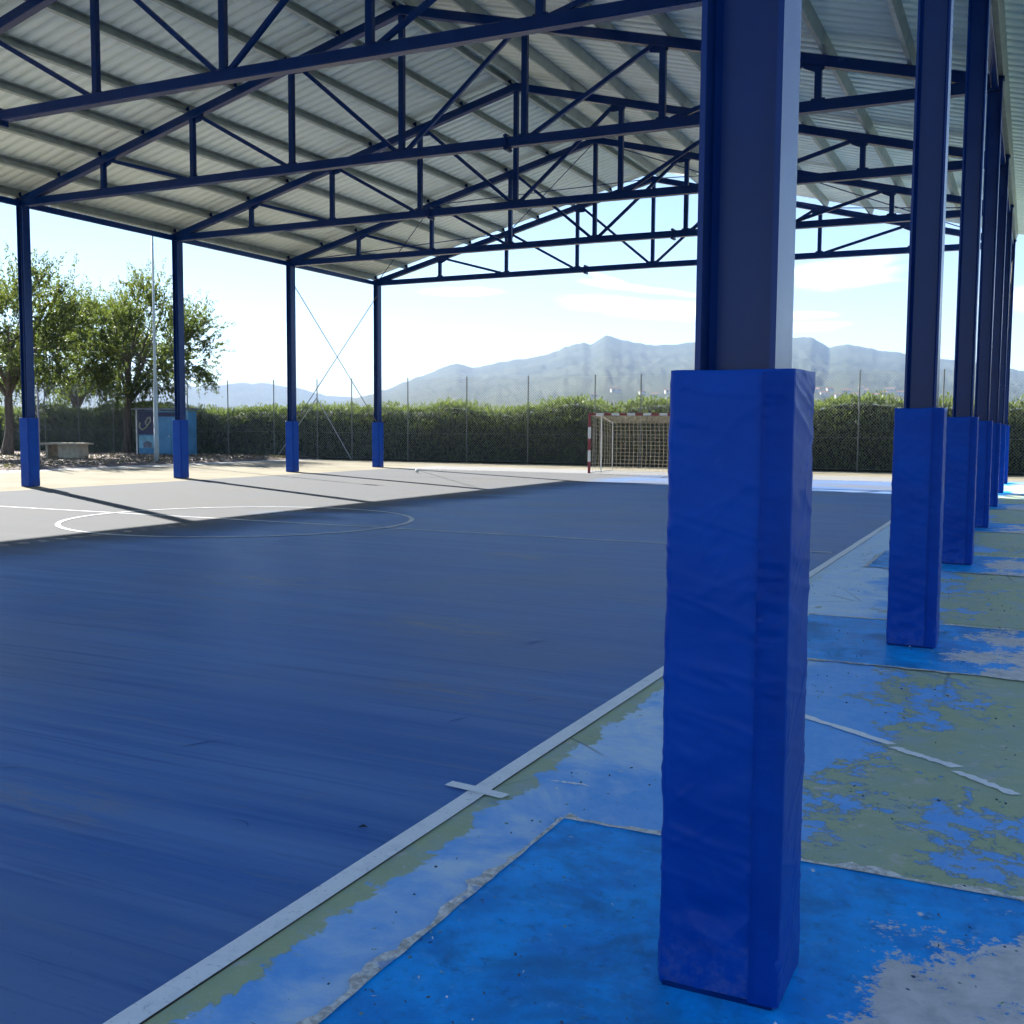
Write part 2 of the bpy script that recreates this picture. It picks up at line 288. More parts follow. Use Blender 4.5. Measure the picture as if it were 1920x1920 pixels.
c = k.mix(k.step(d, .45, .75), (.93, .92, .89), (.76, .77, .77)); c = k.mix(k.m('MULTIPLY', k.step(d2, .60, .72), .45), c, (.34, .40, .48)); c = k.mix(k.m('MULTIPLY', k.step(k.noise(P, 19, 7, .75), .60, .68), .6), c, (.26, .32, .40)); k.base(c); LINE = k.mat
k = Mat('faded_line_paint', .42, .03); P = k.pos(); d = k.noise(k.map(P, (1, 1, 1)), 3, 7, .7); c = k.mix(k.step(d, .38, .68), (.72, .72, .70), (.42, .47, .55)); k.base(c); FADED = k.mat
k = Mat('dry_earth', .95, .2); P = k.pos(); n1 = k.noise(P, .12, 6, .6); n2 = k.noise(P, 2.2, 7, .7)
c = k.mix(k.step(n1, .35, .65), (.17, .13, .085), (.12, .13, .06)); c = k.mix(k.m('MULTIPLY', k.step(n2, .5, .7), .6), c, (.24, .19, .14)); k.base(c); k.bump(n2, .5, .05); EARTH = k.mat
k = Mat('litter_earth', .95, .2); P = k.pos(); n1 = k.noise(k.map(P, (1, 1, 1)), .7, 6, .6); n2 = k.noise(P, 6, 7, .75)
c = k.mix(k.step(n1, .35, .65), (.12, .085, .07), (.20, .155, .13)); c = k.mix(k.m('MULTIPLY', k.step(n2, .5, .7), .6), c, (.07, .05, .045)); k.base(c); k.bump(n2, .8, .05); LITTER = k.mat
BANDGREY = plain('band_grey', (.27, .27, .25), .8, .3, .25, 1.5, bump=.2)

# ------------------------------------------------------------------ layout constants
XR, Y1, BAY, SPAN, EAVE, RIDGE = -0.7945, 3.262, 5.8864, 24.25, 7.74, 10.93
XL = XR - SPAN
K0, K1 = 1, 7
def yk(k_): return Y1 + BAY * (k_ - 1)
TOP = yk(K1) + .32; BOT = yk(K0) - .4

# ------------------------------------------------------------------ ground sheets
def sheet(name, x0, x1, y0, y1, z, mat, nx=1, ny=1):
    P_ = np.zeros((nx + 1, ny + 1, 3)); P_[..., 0] = np.linspace(x0, x1, nx + 1)[:, None]; P_[..., 1] = np.linspace(y0, y1, ny + 1)[None]; P_[..., 2] = z
    o_ = bpy.data.objects.new(name, grid_mesh(name, P_, mat, False)); tag(o_, kind='structure'); return link(o_)
sheet('ground', -6000, 6000, -6000, 6000, -0.03, EARTH)
sheet('pavement', -33.9, 45, -45, 46.0, -0.008, APRON)  # widened out of view so sunlit concrete bounces light under the canopy
sheet('far_pavement', -23.7, 14, 38.05, 41.3, -0.004, FARBLUE)
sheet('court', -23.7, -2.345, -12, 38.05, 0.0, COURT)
sheet('court_surround', -2.25, 14, -14, 38.04, 0.0, PEEL)
o_ = sheet('grey_band', -34.3, -32.85, 8, 45.9, -0.003, BANDGREY)  # plain grey band along the pavement edge
# dirt bank under the trees
nx, ny = 120, 90; gx = np.linspace(-95, -34.1, nx); gy = np.linspace(8, 60, ny); GX, GY = np.meshgrid(gx, gy, indexing='ij')
GZ = .02 + .16 * fbm(GX * .35, GY * .35, 5, 3) * np.clip((-34.1 - GX) / 1.5, 0, 1) - .05 * (GX > -34.2)
o_ = bpy.data.objects.new('dirt_ground', grid_mesh('dirt_ground', np.stack([GX, GY, GZ], -1), LITTER)); tag(o_, kind='structure'); link(o_)

# painted lines
def strip(name, pts, wdt, z, mat, closed=False):
    pts = np.array(pts, float); n = len(pts)
    d = np.roll(pts, -1, 0) - np.roll(pts, 1, 0) if closed else np.gradient(pts, axis=0)
    d /= np.linalg.norm(d, axis=1)[:, None]; nrm = np.stack([-d[:, 1], d[:, 0]], 1) * wdt / 2
    L_ = np.stack([np.c_[pts - nrm, np.full(n, z)], np.c_[pts + nrm, np.full(n, z)]], 1)
    if closed: L_ = np.concatenate([L_, L_[:1]], 0)
    o_ = bpy.data.objects.new(name, grid_mesh(name, L_, mat, False)); tag(o_, kind='structure'); return link(o_)
ys = np.arange(-12, 38.01, .25)
jit = (vnoise(ys * 1.7, ys * 0, 5) - .5) * .008
strip('touchline', np.c_[-2.297 + jit, ys], .094, .006, LINE)
xs = np.arange(-23.7, -2.36, .25); strip('halfway_line', np.c_[xs, 15.45 + xs * 0], .085, .0045, FADED)
strip('centre_circle', [(-13 + 3.12 * math.cos(t), 15.45 + 3.12 * math.sin(t)) for t in np.linspace(0, 2 * math.pi, 120, endpoint=False)], .085, .008, FADED, True)
strip('goal_line', [(-23.7, 37.7), (-13, 37.7), (-2.4, 37.7)], .07, .0045, FADED)
strip('substitution_mark', [(-2.475, 4.43), (-2.3, 4.41), (-2.145, 4.385)], .07, .0105, LINE)
def tape(p0, p1, wdt, seed):
    p0 = np.array(p0); p1 = np.array(p1); n = 40; t = np.linspace(0, 1, n)[:, None]; c_ = p0 + (p1 - p0) * t; d = (p1 - p0) / np.linalg.norm(p1 - p0); nr = np.array([-d[1], d[0]])
    a = c_ + nr * (wdt / 2 + (fbm(t * 14, t * 0, 3, seed) - .5) * .034); b = c_ - nr * (wdt / 2 + (fbm(t * 14, t * 0, 3, seed + 9) - .5) * .034)
    a[-1] += d * .02; b[0] -= d * .02
    return np.stack([np.c_[a, np.full(n, .0045)], np.c_[b, np.full(n, .0045)]], 1)
for i, (p0, p1, wd) in enumerate([((-1.62, 6.80), (-.625, 6.125), .066), ((-.60, 6.065), (-.275, 5.855), .062), ((-.265, 5.775), (.005, 5.535), .055), ((-2.04, 4.71), (-1.87, 4.722), .012)]):
    o_ = bpy.data.objects.new('worn_diagonal_line', grid_mesh('worn_diagonal_line', tape(p0, p1, wd, 31 + i), LINE, False)); tag(o_, kind='structure'); link(o_)

# azure footing patches around the right-hand columns, each framed by a crumbled joint
def rim_mesh():
    mb = MB(); N = 60; t = np.linspace(-1.0, 1.0, N)
    for axis in (0, 1):
        for s_ in (-1, 1):
            wj = .014 + .13 * np.clip(fbm(t * 9, t * 0 + axis * 3 + s_, 5, 17, .65) - .36, 0, 1)
            inn = .012 * vnoise(t * 14, t * 0, 41 + axis + s_)
            for i in range(N - 1):
                q_ = []
                for j, off in ((i, 1.0 - inn[i]), (i + 1, 1.0 - inn[i + 1]), (i + 1, 1.0 + wj[i + 1]), (i, 1.0 + wj[i])):
                    q_.append((s_ * off, t[j] * 1.0, 0) if axis == 0 else (t[j] * 1.0, s_ * off, 0))
                mb.quad(q_ if (axis == 0) == (s_ > 0) else q_[::-1])
    return mb.mesh('crumbled_joint', JOINT)
pm_ = MB(); pm_.quad([(-1, -1, 0), (1, -1, 0), (1, 1, 0), (-1, 1, 0)]); patch_me = pm_.mesh('footing_patch', PATCH); rim_me = rim_mesh()
for k_ in range(0, 8):
    o_ = inst('footing_patch', patch_me, None, (XR, yk(k_), .0045)); tag(o_, kind='structure')
    inst('crumbled_joint', rim_me, o_, (0, 0, .0045))

# ------------------------------------------------------------------ canopy
canopy = tag(empty('sports_canopy', (XR - SPAN / 2, yk(3), 0)), 'open-sided blue steel canopy with trussed metal roof over the sports court', 'canopy')
OFF = Vector((-(XR - SPAN / 2), -yk(3), 0))
def cp(o_, x=0, y=0, z=0): o_.location = Vector((x, y, z)) + OFF; return o_
# columns: H section, web across the span
def column_mesh():
    mb = MB(); d, b, tf, tw, H = .24, .24, .017, .012, EAVE + .10
    mb.box(-d / 2, -d / 2 + tf, -b / 2, b / 2, 0, H); mb.box(d / 2 - tf, d / 2, -b / 2, b / 2, 0, H)
    mb.box(-d / 2 + tf, d / 2 - tf, -tw / 2, tw / 2, 0.003, H - .003)
    for sx in (-1, 1):                                       # root fillets
        for sy in (-1, 1):
            x0 = sx * (d / 2 - tf); y0 = sy * tw / 2; mb.prism([(x0, y0, .01), (x0 - sx * .018, y0, .01), (x0, y0 + sy * .018, .01)], (0, 0, H - .02))
    mb.box(-.17, .17, -.17, .17, 0, .02); mb.box(-.15, .15, -.14, .14, H, H + .018)
    return mb.mesh('column', STEEL)
cme = column_mesh()
for k_ in range(K0, K1 + 1):
    for x in (XL, XR): cp(inst('column', cme, canopy), x, yk(k_), 0)
# truss members as shared meshes
PAN = SPAN / 8
def nb(i): return Vector((i * PAN, 0, EAVE + .05 * (1 - abs(i - 4) / 4)))
def nt(i): return Vector((i * PAN, 0, EAVE + .06 + (RIDGE - EAVE - .06) * (1 - abs(i - 4) / 4)))
SL = math.atan2(nt(4).z - nt(0).z, SPAN / 2)
mb = MB(); mb.bar(nt(0) - Vector((.12, 0, .03)), nt(4) + Vector((.02, 0, 0)), .186, .20); top_l = mb.mesh('truss', STEEL)
mb.bar(nt(8) + Vector((.12, 0, -.03)), nt(4) - Vector((.02, 0, 0)), .182, .20); top_me = mb.mesh('truss', STEEL)
mb = MB(); mb.bar(nb(0) - Vector((.1, 0, 0)), nb(4), .20, .20); mb.bar(nb(4), nb(8) + Vector((.1, 0, 0)), .198, .20); bot_me = mb.mesh('bottom_chord', STEEL)
ver_me, dia_me, gus_me = {}, {}, {}
for i in range(1, 8):
    mb = MB(); mb.bar(nb(i), nt(i), .115, .13); ver_me[i] = mb.mesh('vertical_post', STEEL)
    j = i + 1 if i < 4 else i - 1
    if i != 4:
        mb = MB(); a = nt(i) + Vector((.16 if i < 4 else -.16, 0, 0)); b = nb(j) + Vector((-.10 if i < 4 else .10, 0, .06)); mb.bar(a, b, .08, .09); dia_me[i] = mb.mesh('diagonal_brace', STEEL)
    s_ = 1 if i < 4 else -1; P0 = nt(i); B0 = nb(i); gus_me[i] = []
    if i != 4:
        mb = MB(); dd = (nb(j) - nt(i)).normalized()
        mb.prism([(P0.x - s_ * .10, -.012, P0.z - .04), (P0.x - s_ * .10, -.012, P0.z - .17), (P0.x + s_ * .06, -.012, P0.z - .20), (P0.x + s_ * .28, -.012, P0.z + dd.z * .28 - .03), (P0.x + s_ * .30, -.012, P0.z - .02)][::s_], (0, .024, 0)); gus_me[i].append(mb.mesh('gusset_plate', STEEL))
    mb = MB(); mb.prism([(B0.x - .18, -.010, B0.z + .05), (B0.x + .18, -.010, B0.z + .05), (B0.x + .12, -.010, B0.z + .155), (B0.x - .12, -.010, B0.z + .155)], (0, .02, 0)); gus_me[i].append(mb.mesh('gusset_plate', STEEL))
mb = MB(); mb.box(-.028, -.003, -.14, .14, -.17, .16); mb.box(.003, .028, -.14, .14, -.17, .16)
for y in (-.115, .115):
    for z in (-.14, .13): mb.box(-.05, .05, y - .016, y + .016, z - .016, z + .016)
spl_me = mb.mesh('splice_plate', STEEL)
mb = MB(); mb.box(-.05, .05, -.006, .006, 0, .16); mb.box(-.05, .05, -.05, .05, -.004, .008); cleat_me = mb.mesh('purlin_cleat', STEEL)
SPLICE = {3: 2.15, 4: 4.87, 5: 3.12, 6: 4.87, 7: 3.12, 2: 4.87, 1: 3.12, 0: 4.87, -1: 3.12}
NP_ = 9                                                       # purlins per slope
LSL = (SPAN / 2) / math.cos(SL)
def slope_pt(side, s_, n_):                                    # distance s_ up the slope from the column line, n_ along the normal
    if side == 0: return Vector((XL + s_ * math.cos(SL) - n_ * math.sin(SL), 0, nt(0).z + s_ * math.sin(SL) + n_ * math.cos(SL)))
    return Vector((XR - s_ * math.cos(SL) + n_ * math.sin(SL), 0, nt(0).z + s_ * math.sin(SL) + n_ * math.cos(SL)))
PUR_S = [(-.10 + i * (LSL - .12) / (NP_ - 1)) for i in range(NP_)]
for k_ in range(K0, K1 + 1):
    tr = cp(inst('truss', top_me, canopy), XL, yk(k_), 0)
    inst('bottom_chord', bot_me, tr)
    for i in range(1, 8):
        inst('vertical_post', ver_me[i], tr)
        if i != 4: inst('diagonal_brace', dia_me[i], tr)
        for gm_ in gus_me[i]: inst('gusset_plate', gm_, tr)
    s_ = SPLICE[k_]; p = nb(4) + (nb(8) - nb(4)) * ((s_ - 4) / 4) if s_ > 4 else nb(0) + (nb(4) - nb(0)) * (s_ / 4); inst('splice_plate', spl_me, tr, p)
    for side in (0, 1):
        for s_ in PUR_S:
            pt = slope_pt(side, s_ + .06, .10); inst('purlin_cleat', cleat_me, tr, (pt.x - XL, 0, pt.z), (0, (-SL if side == 0 else SL), 0))
# purlins: C sections lying on the top chords
def purlin_mesh(name, sgn):
    mb = MB(); L_ = TOP - BOT - .1; h, fl, t = .24, .08, .006
    for x0, x1, z0, z1 in ((-t / 2, t / 2, 0, h), (t / 2, fl, 0, t), (t / 2, fl, h - t, h), (fl - t, fl, t, .028), (fl - t, fl, h - .028, h - t)):
        a, b = (x0, x1) if sgn > 0 else (-x1, -x0); mb.box(a, b, 0, L_, z0, z1)
    return mb.mesh(name, PURLIN)
pur = [purlin_mesh('purlin', 1), purlin_mesh('purlin', -1)]
for side in (0, 1):
    for s_ in PUR_S:
        pt = slope_pt(side, s_, .102); o_ = inst('purlin', pur[side], canopy); o_.rotation_euler = (0, -SL if side == 0 else SL, 0); cp(o_, pt.x, BOT + .05, pt.z)
# ribbed roof sheets, one metre wide, ribs running up the slope
OVER = .62; NSH = int(round(TOP - BOT)); SW = (TOP - BOT) / NSH
def sheet_mesh():
    prof = []
    for i in range(3):
        y0 = i / 3
        prof += [(y0, 0), (y0 + .125, 0), (y0 + .137, .065), (y0 + .196, .065), (y0 + .208, 0)]
    prof.append((1.0, 0)); prof = [(y * SW, z) for y, z in prof]
    n = len(prof); L_ = LSL + OVER - .04; V = []; Fc = []
    for s_ in (0, L_):
        for dz in (0, .004):
            V += [(s_, y, z + dz) for y, z in prof]
    for i in range(n - 1):
        Fc += [(i, i + 1, 2 * n + i + 1, 2 * n + i), (n + i, 3 * n + i, 3 * n + i + 1, n + i + 1), (i, n + i, n + i + 1, i + 1), (2 * n + i, 2 * n + i + 1, 3 * n + i + 1, 3 * n + i)]
    return np_mesh('roof_sheet', V, Fc, SHEET)
shm = sheet_mesh()
for side in (0, 1):
    for i in range(NSH):
        pt = slope_pt(side, -OVER, .3445)
        o_ = inst('roof_sheet', shm, canopy)
        if side == 0: o_.rotation_euler = (0, -SL, 0); cp(o_, pt.x, BOT + i * SW, pt.z)
        else:
            o_.rotation_euler = (0, -SL, math.pi); cp(o_, pt.x, BOT + (i + 1) * SW, pt.z)
mb = MB(); pr = slope_pt(0, LSL, .395); cx = XR - SPAN / 2
for s_ in (-1, 1): mb.prism([(0, 0, .075), (s_ * .30 * math.cos(SL), 0, .075 - .30 * math.sin(SL)), (s_ * .30 * math.cos(SL), 0, .07 - .30 * math.sin(SL)), (0, 0, .07)][::-s_], (0, TOP - BOT + .1, 0))
cp(mb.build('ridge_cap', SHEET, canopy), cx, BOT - .05, pr.z)
# eave beams between column heads, gutters
mb = MB(); mb.bar((0, .125, 0), (0, BAY - .125, 0), .12, .15, (1, 0, 0)); ebm = mb.mesh('eave_beam', STEEL)
for k_ in range(K0, K1):
    for x in (XL, XR): cp(inst('eave_beam', ebm, canopy), x, yk(k_), EAVE - .02)
mb = MB()
for x0, x1, z0, z1 in ((0, .004, 0, .15), (.004, .166, 0, .004), (.166, .17, 0, .17)): mb.box(x0, x1, 0, TOP - BOT, z0, z1)
gme = mb.mesh('gutter', GUTTER); pt = slope_pt(1, -OVER, .34)
cp(inst('gutter', gme, canopy), pt.x + .005, BOT, pt.z - .13)
o_ = inst('gutter', gme, canopy); pt = slope_pt(0, -OVER, .34); o_.scale = (-1, 1, 1); cp(o_, pt.x - .005, BOT, pt.z - .13)
# bracing rods
def rod(a, b, r, name):
    mb = MB(); mb.tube([a, b], r, 6); return cp(mb.build(name, ROD if name == 'wall_brace_rod' else STEEL, canopy))
for x in (XL, XR):
    rod((x + .0, yk(6) + .12, 7.05), (x + .0, yk(7) - .12, 1.93), .016, 'wall_brace_rod'); rod((x + .05, yk(7) - .12, 7.2), (x + .05, yk(6) + .12, 1.87), .016, 'wall_brace_rod')
for side in (0, 1):
    for a, b in ((0, 2), (2, 4)):
        for (ka, kb) in ((6, 7),):
            pa, pb = slope_pt(side, a * LSL / 4 + .1, .02), slope_pt(side, b * LSL / 4 - .1, .02)
            rod((pa.x, yk(ka) + .1, pa.z), (pb.x, yk(kb) - .1, pb.z), .016, 'roof_brace_rod'); rod((pb.x, yk(ka) + .1, pb.z - .04), (pa.x, yk(kb) - .1, pa.z - .04), .016, 'roof_brace_rod')

# ------------------------------------------------------------------ padded covers round the columns
PA, PB, PHT = .371, .331, 1.90
def pad_mesh(name, seed, npz, nper, amp):
    a, b, r = PA / 2, PB / 2, .022
    pts = []; nrm = []; tt = []
    def side_(p0, p1, n_, cnt):
        for i in range(cnt):
            t = i / cnt; pts.append((p0[0] + (p1[0] - p0[0]) * t, p0[1] + (p1[1] - p0[1]) * t)); nrm.append(n_)
    def corner(cx_, cy_, a0):
        for i in range(5):
            t = a0 + math.pi / 2 * i / 5; pts.append((cx_ + r * math.cos(t), cy_ + r * math.sin(t))); nrm.append((math.cos(t), math.sin(t)))
    side_((-a + r, -b), (a - r, -b), (0, -1), nper); corner(a - r, -b + r, -math.pi / 2)
    side_((a, -b + r), (a, b - r), (1, 0), nper); corner(a - r, b - r, 0)
    side_((a - r, b), (-a + r, b), (0, 1), nper // 2); corner(-a + r, b - r, math.pi / 2)
    side_((-a, b - r), (-a, -b + r), (-1, 0), nper // 2); corner(-a + r, -b + r, math.pi)
    pts = np.array(pts); nrm = np.array(nrm); n = len(pts); per = np.concatenate([[0], np.cumsum(np.linalg.norm(np.diff(pts, axis=0), axis=1))])
    z = np.linspace(0.0, PHT, npz); U_, Z_ = np.meshgrid(per, z, indexing='ij')
    u = U_ + 3.1 * seed
    face = np.minimum(np.minimum(np.abs(pts[:, 0] - a), np.abs(pts[:, 0] + a)), 9)[:, None]
    edge_ = np.clip(np.minimum(np.minimum(np.abs(a - np.abs(pts[:, 0])) + (np.abs(np.abs(pts[:, 1]) - b) > 1e-6) * 9, 9), 9)[:, None] / .05, 0, 1)
    edge2 = np.clip((np.abs(b - np.abs(pts[:, 1])) + (np.abs(np.abs(pts[:, 0]) - a) > 1e-6) * 9)[:, None] / .05, 0, 1)
    damp = np.minimum(edge_, edge2) * .85 + .15
    h = (fbm(u * 2.2 + Z_ * .8, Z_ * 11, 5, seed) - .5) * .009
    h += (1 - np.abs(fbm(u * 1.8 - Z_ * 1.4, Z_ * 12 + u * 3.2, 3, seed + 5) * 2 - 1)) ** 5 * .0055
    h += (1 - np.abs(fbm(u * 2.5 + Z_ * 1.0, Z_ * 7 - u * 6, 3, seed + 8) * 2 - 1)) ** 7 * .005
    # sagging folds that fan out from the lower corners
    for (cu, cz, sg, am) in ((.04, .26, 1, .016), (.29, .30, -1, .026), (.30, .74, -1, .010), (.46, .22, 1, .010)):
        du = (U_ - cu) * sg; q_ = Z_ - cz + .9 * np.clip(du, 0, 1) - 1.6 * np.clip(du, 0, 1) ** 2
        h += am * np.sin(q_ * 34 + 5 * fbm(u * 3, Z_ * 3, 2, seed + 2)) * np.exp(-(q_ / .11) ** 2) * np.clip(du * 8, 0, 1) * np.exp(-du.clip(0, 1) * 5)
    h += .004 * np.sin(Z_ * 1.65) - .003
    h *= .62 * amp * damp
    bulge = .004 * np.exp(-((Z_ - .12) / .10) ** 2)
    Pq = np.zeros((n, npz, 3)); Pq[..., :2] = pts[:, None, :] + nrm[:, None, :] * (h + bulge)[..., None]; Pq[..., 2] = Z_ + .004
    Pq[..., 2] += (.008 * (vnoise(u * 9, Z_ * 0, seed + 12) - .5)) * np.exp(-((PHT - Z_) / .04) ** 2)
    V = Pq.reshape(-1, 3).tolist(); idx = np.arange(n * npz).reshape(n, npz); i2 = np.roll(idx, -1, 0)
    Fc = np.stack([idx[:, :-1], i2[:, :-1], i2[:, 1:], idx[:, 1:]], -1).reshape(-1, 4).tolist()
    # top rim turned in towards the column
    base = len(V); rim_ = idx[:, -1]
    for i in range(n): V.append((pts[i, 0] * .70, pts[i, 1] * .70, PHT - .004))
    for i in range(n): Fc.append((int(rim_[i]), int(rim_[(i + 1) % n]), base + (i + 1) % n, base + i))
    me = np_mesh(name, V, Fc, VINYL, True); return me
def flap_mesh(seed, nz):
    # closing strip that laps over the front face and turns round the corner
    a, b = PA / 2, PB / 2; path = [(a - .088, -b - .003), (a - .086, -b - .009), (a - .06, -b - .0095), (a - .03, -b - .009), (a - .012, -b - .006), (a - .001, -b + .004)]
    z = np.linspace(.012, PHT - .006, nz); Pq = np.zeros((len(path), nz, 3))
    for i, (x, y) in enumerate(path):
        pk = .022 * (fbm(z * 26, z * 0 + i * .35, 3, seed) - .5) * np.clip(np.exp(-((z - 1.18) / .22) ** 2) + .8 * np.exp(-((z - 1.86) / .08) ** 2) + .16, 0, 1) * (1.3 if 0 < i < 4 else .3)
        Pq[i, :, 0] = x + .006 * (vnoise(z * 3.5, z * 0, seed + 3) - .5) * (i < 2); Pq[i, :, 1] = y - np.abs(pk) * 1.3; Pq[i, :, 2] = z
    return grid_mesh('closing_flap', Pq, FLAP)
near_me = pad_mesh('column_pad', 1, 230, 90, 1.0); mid_me = pad_mesh('column_pad', 4, 110, 44, 1.1); far_me = pad_mesh('column_pad', 9, 60, 24, 1.0)
fl_near = flap_mesh(2, 260); fl_far = flap_mesh(6, 80)
G1 = 'padded covers on the right-hand row of columns'; G2 = 'padded covers on the left-hand row of columns'
labels = {1: 'large wrinkled blue vinyl pad round the foreground column', 2: 'blue vinyl column pad, second in the right-hand row', 3: 'blue vinyl column pad, third in the right-hand row', 4: 'blue vinyl column pad, fourth in the right-hand row',
          5: 'blue vinyl column pad, fifth in the right-hand row', 6: 'small blue column pad, second farthest of the right-hand row', 7: 'small blue column pad, farthest of the right-hand row, nearest the hedge'}
for k_ in range(1, 8):
    p = inst('column_pad', near_me if k_ == 1 else (mid_me if k_ < 4 else far_me), None, (XR, yk(k_), .0046)); tag(p, labels[k_], 'column pad', G1)
    inst('closing_flap', fl_near if k_ == 1 else fl_far, p)
labl = {4: 'sunlit-side blue column pad at far left, beside the concrete table', 5: 'blue column pad in front of the blue kiosk and lamp pole', 6: 'blue column pad at the left end of the crossed bracing rods', 7: 'blue column pad at the right end of the crossed bracing rods'}
for k_ in range(4, 8):
    p = inst('column_pad', far_me, None, (XL, yk(k_), -.0035)); tag(p, labl[k_], 'column pad', G2); inst('closing_flap', fl_far, p)

# ------------------------------------------------------------------ goals
RED = plain('goal_red', (.22, .025, .035), .5, .5, .2, 6); WHITE = plain('white_enamel', (.62, .60, .57), .5, .5, .12, 5); NET = plain('net_cord', (.34, .28, .20), .8, .2, .2, 5)
def striped(mb, a, b, n_, w_, first=0):
    a = Vector(a); b = Vector(b)
    for i in range(n_):
        mb.bar(a + (b - a) * (i / n_), a + (b - a) * ((i + 1) / n_), w_, w_, (0, 1, 0) if abs((b - a).y) < .1 else (1, 0, 0), (i + first) % 2)
def net(mb, p00, p10, p01, p11, nu, nv, r=.006):
    p00, p10, p01, p11 = map(Vector, (p00, p10, p01, p11))
    L = lambda u, v: p00 * (1 - u) * (1 - v) + p10 * u * (1 - v) + p01 * (1 - u) * v + p11 * u * v
    sag = lambda u, v: Vector((0, .10 * math.sin(math.pi * u) * math.sin(math.pi * v), 0))
    for i in range(nu + 1):
        mb.tube([L(i / nu, j / 8) + sag(i / nu, j / 8) for j in range(9)], r, 3, 0, False)
    for j in range(nv + 1):
        mb.tube([L(i / 10, j / nv) + sag(i / 10, j / nv) for i in range(11)], r, 3, 0, False)
def goal(name, loc, W_, H_, D_, label, mats, nseg, group):
    g = tag(empty(name, loc), label, 'goal', group); a = W_ / 2
    for x in (-a, a):
        mb = MB(); striped(mb, (x, 0, 0), (x, 0, H_ - .045), nseg, .085, 0); mb.build('post', mats, g)
        mb = MB(); mb.tube([(x, D_ * .5, 0), (x, D_ * .5, H_ - .05)], .03, 8); mb.build('rear_post', [mats[1]], g)
        mb = MB(); mb.tube([(x, .05, H_ - .02), (x, D_ * .5, H_ - .05), (x, D_, H_ * .86), (x, D_ * 1.01, .04), (x, .05, .03)], .02, 6); mb.build('net_support', [mats[1]], g)
    mb = MB(); striped(mb, (-a - .043, 0, H_), (a + .043, 0, H_), nseg * 2 + 1, .086, 0); mb.build('crossbar', mats, g)
    mb = MB(); net(mb, (-a, D_, .03), (a, D_, .03), (-a, D_, H_ * .86), (a, D_, H_ * .86), int(W_ / .17), int(H_ / .17))
    net(mb, (-a, .03, H_ - .04), (a, .03, H_ - .04), (-a, D_, H_ * .86), (a, D_, H_ * .86), int(W_ / .17), 8)
    for x in (-a, a): net(mb, (x, .05, .03), (x, D_, .03), (x, .05, H_ - .05), (x, D_, H_ * .86), 8, int(H_ / .17))
    o_ = mb.build('net', [NET], g); tag(o_, kind='stuff'); return g
goal('goal', (-13.46, 38.05, -.002), 3.36, 2.25, 2.5, 'red and white striped goal with netting at the far end', [RED, WHITE], 5, None)

# ------------------------------------------------------------------ fence and hedge
fence = tag(empty('mesh_fence', (-20, 46.4, 0)), 'tall wire mesh fence on slim metal posts along the hedge', 'fence')
FX = [-60.0, -57.1, -54.14, -51.3, -48.49, -45.6, -42.8, -39.9, -36.74, -33.9, -31.71, -28.32, -24.95, -21.63, -18.21, -15.98, -12.8, -9.6, -6.45, -3.2, .1, 3.3, 6.5, 9.7, 12.9]
mb = MB(); mb.tube([(0, 0, -.02), (0, 0, 4.18)], .028, 8); mb.tube([(0, 0, 4.18), (0, 0, 4.20)], [.033, .02], 8); fpm = mb.mesh('fence_post', FPOST)
for x in FX: inst('fence_post', fpm, fence, (x + 20, 0, 0))
for x in (-36.55, -31.75):
    mb = MB(); mb.tube([(-33.9 + 20, -.03, 3.2), (x + 20, -.03, .03)], .026, 6); mb.build('fence_strut', GALV, fence)
mb = MB()
for z in (.08, 1.4, 2.75, 4.1): mb.tube([(FX[0] + 20, .02, z), (FX[-1] + 20, .02, z)], .004, 4)
for z in (.08, 1.4, 2.75, 4.1): pass
o_ = mb.build('tension_wire', GALV, fence); tag(o_, kind='stuff')
V = []; Fc = []
def flatwire(p, q_, w_=.0022):
    n = len(V); d = np.array([q_[0] - p[0], q_[1] - p[1]]); d /= np.linalg.norm(d); nx_, nz_ = -d[1] * w_, d[0] * w_
    V.extend([(p[0] + nx_, .024, p[1] + nz_), (p[0] - nx_, .024, p[1] - nz_), (q_[0] - nx_, .024, q_[1] - nz_), (q_[0] + nx_, .024, q_[1] + nz_)])
    V.extend([(a_, .029, c_) for a_, b_, c_ in V[n:n + 4]])
    Fc.extend([(n, n + 1, n + 2, n + 3), (n + 7, n + 6, n + 5, n + 4), (n, n + 3, n + 7, n + 4), (n + 1, n + 5, n + 6, n + 2)])
HF = 4.05; x = FX[0] + 20
while x < FX[-1] + 20:
    flatwire((x, .06), (x + HF, .06 + HF)); flatwire((x + HF, .06), (x, .06 + HF)); x += .13
o_ = link(bpy.data.objects.new('wire_mesh', np_mesh('wire_mesh', V, Fc, GALV)), fence); tag(o_, kind='stuff')

def leaf_mat(name, c0, c1, trans=.45):
    k = Mat(name, .55, .35); r = k.island(); P = k.pos(); nf = k.noise(P, .9, 4, .6)
    c_ = k.mix(k.m('ADD', k.m('MULTIPLY', r, .7), k.m('MULTIPLY', k.m('SUBTRACT', nf, .3), .7)), c0, c1); k.base(c_)
    tr = k.n('ShaderNodeBsdfTranslucent'); k.L(k.mix(.5, c_, (.22, .30, .04)), tr.inputs[0]); mx_ = k.n('ShaderNodeMixShader'); mx_.inputs[0].default_value = trans
    k.t.links.new(k.p.outputs[0], mx_.inputs[1]); k.t.links.new(tr.outputs[0], mx_.inputs[2]); k.t.links.new(mx_.outputs[0], k.out.inputs[0]); return k.mat
LEAF_H = leaf_mat('hedge_leaf', (.030, .055, .016), (.085, .12, .032), .32)
LEAF_TOP = leaf_mat('hedge_top_leaf', (.062, .100, .026), (.118, .155, .044), .42)  # lighter leaf colour towards the hedge top
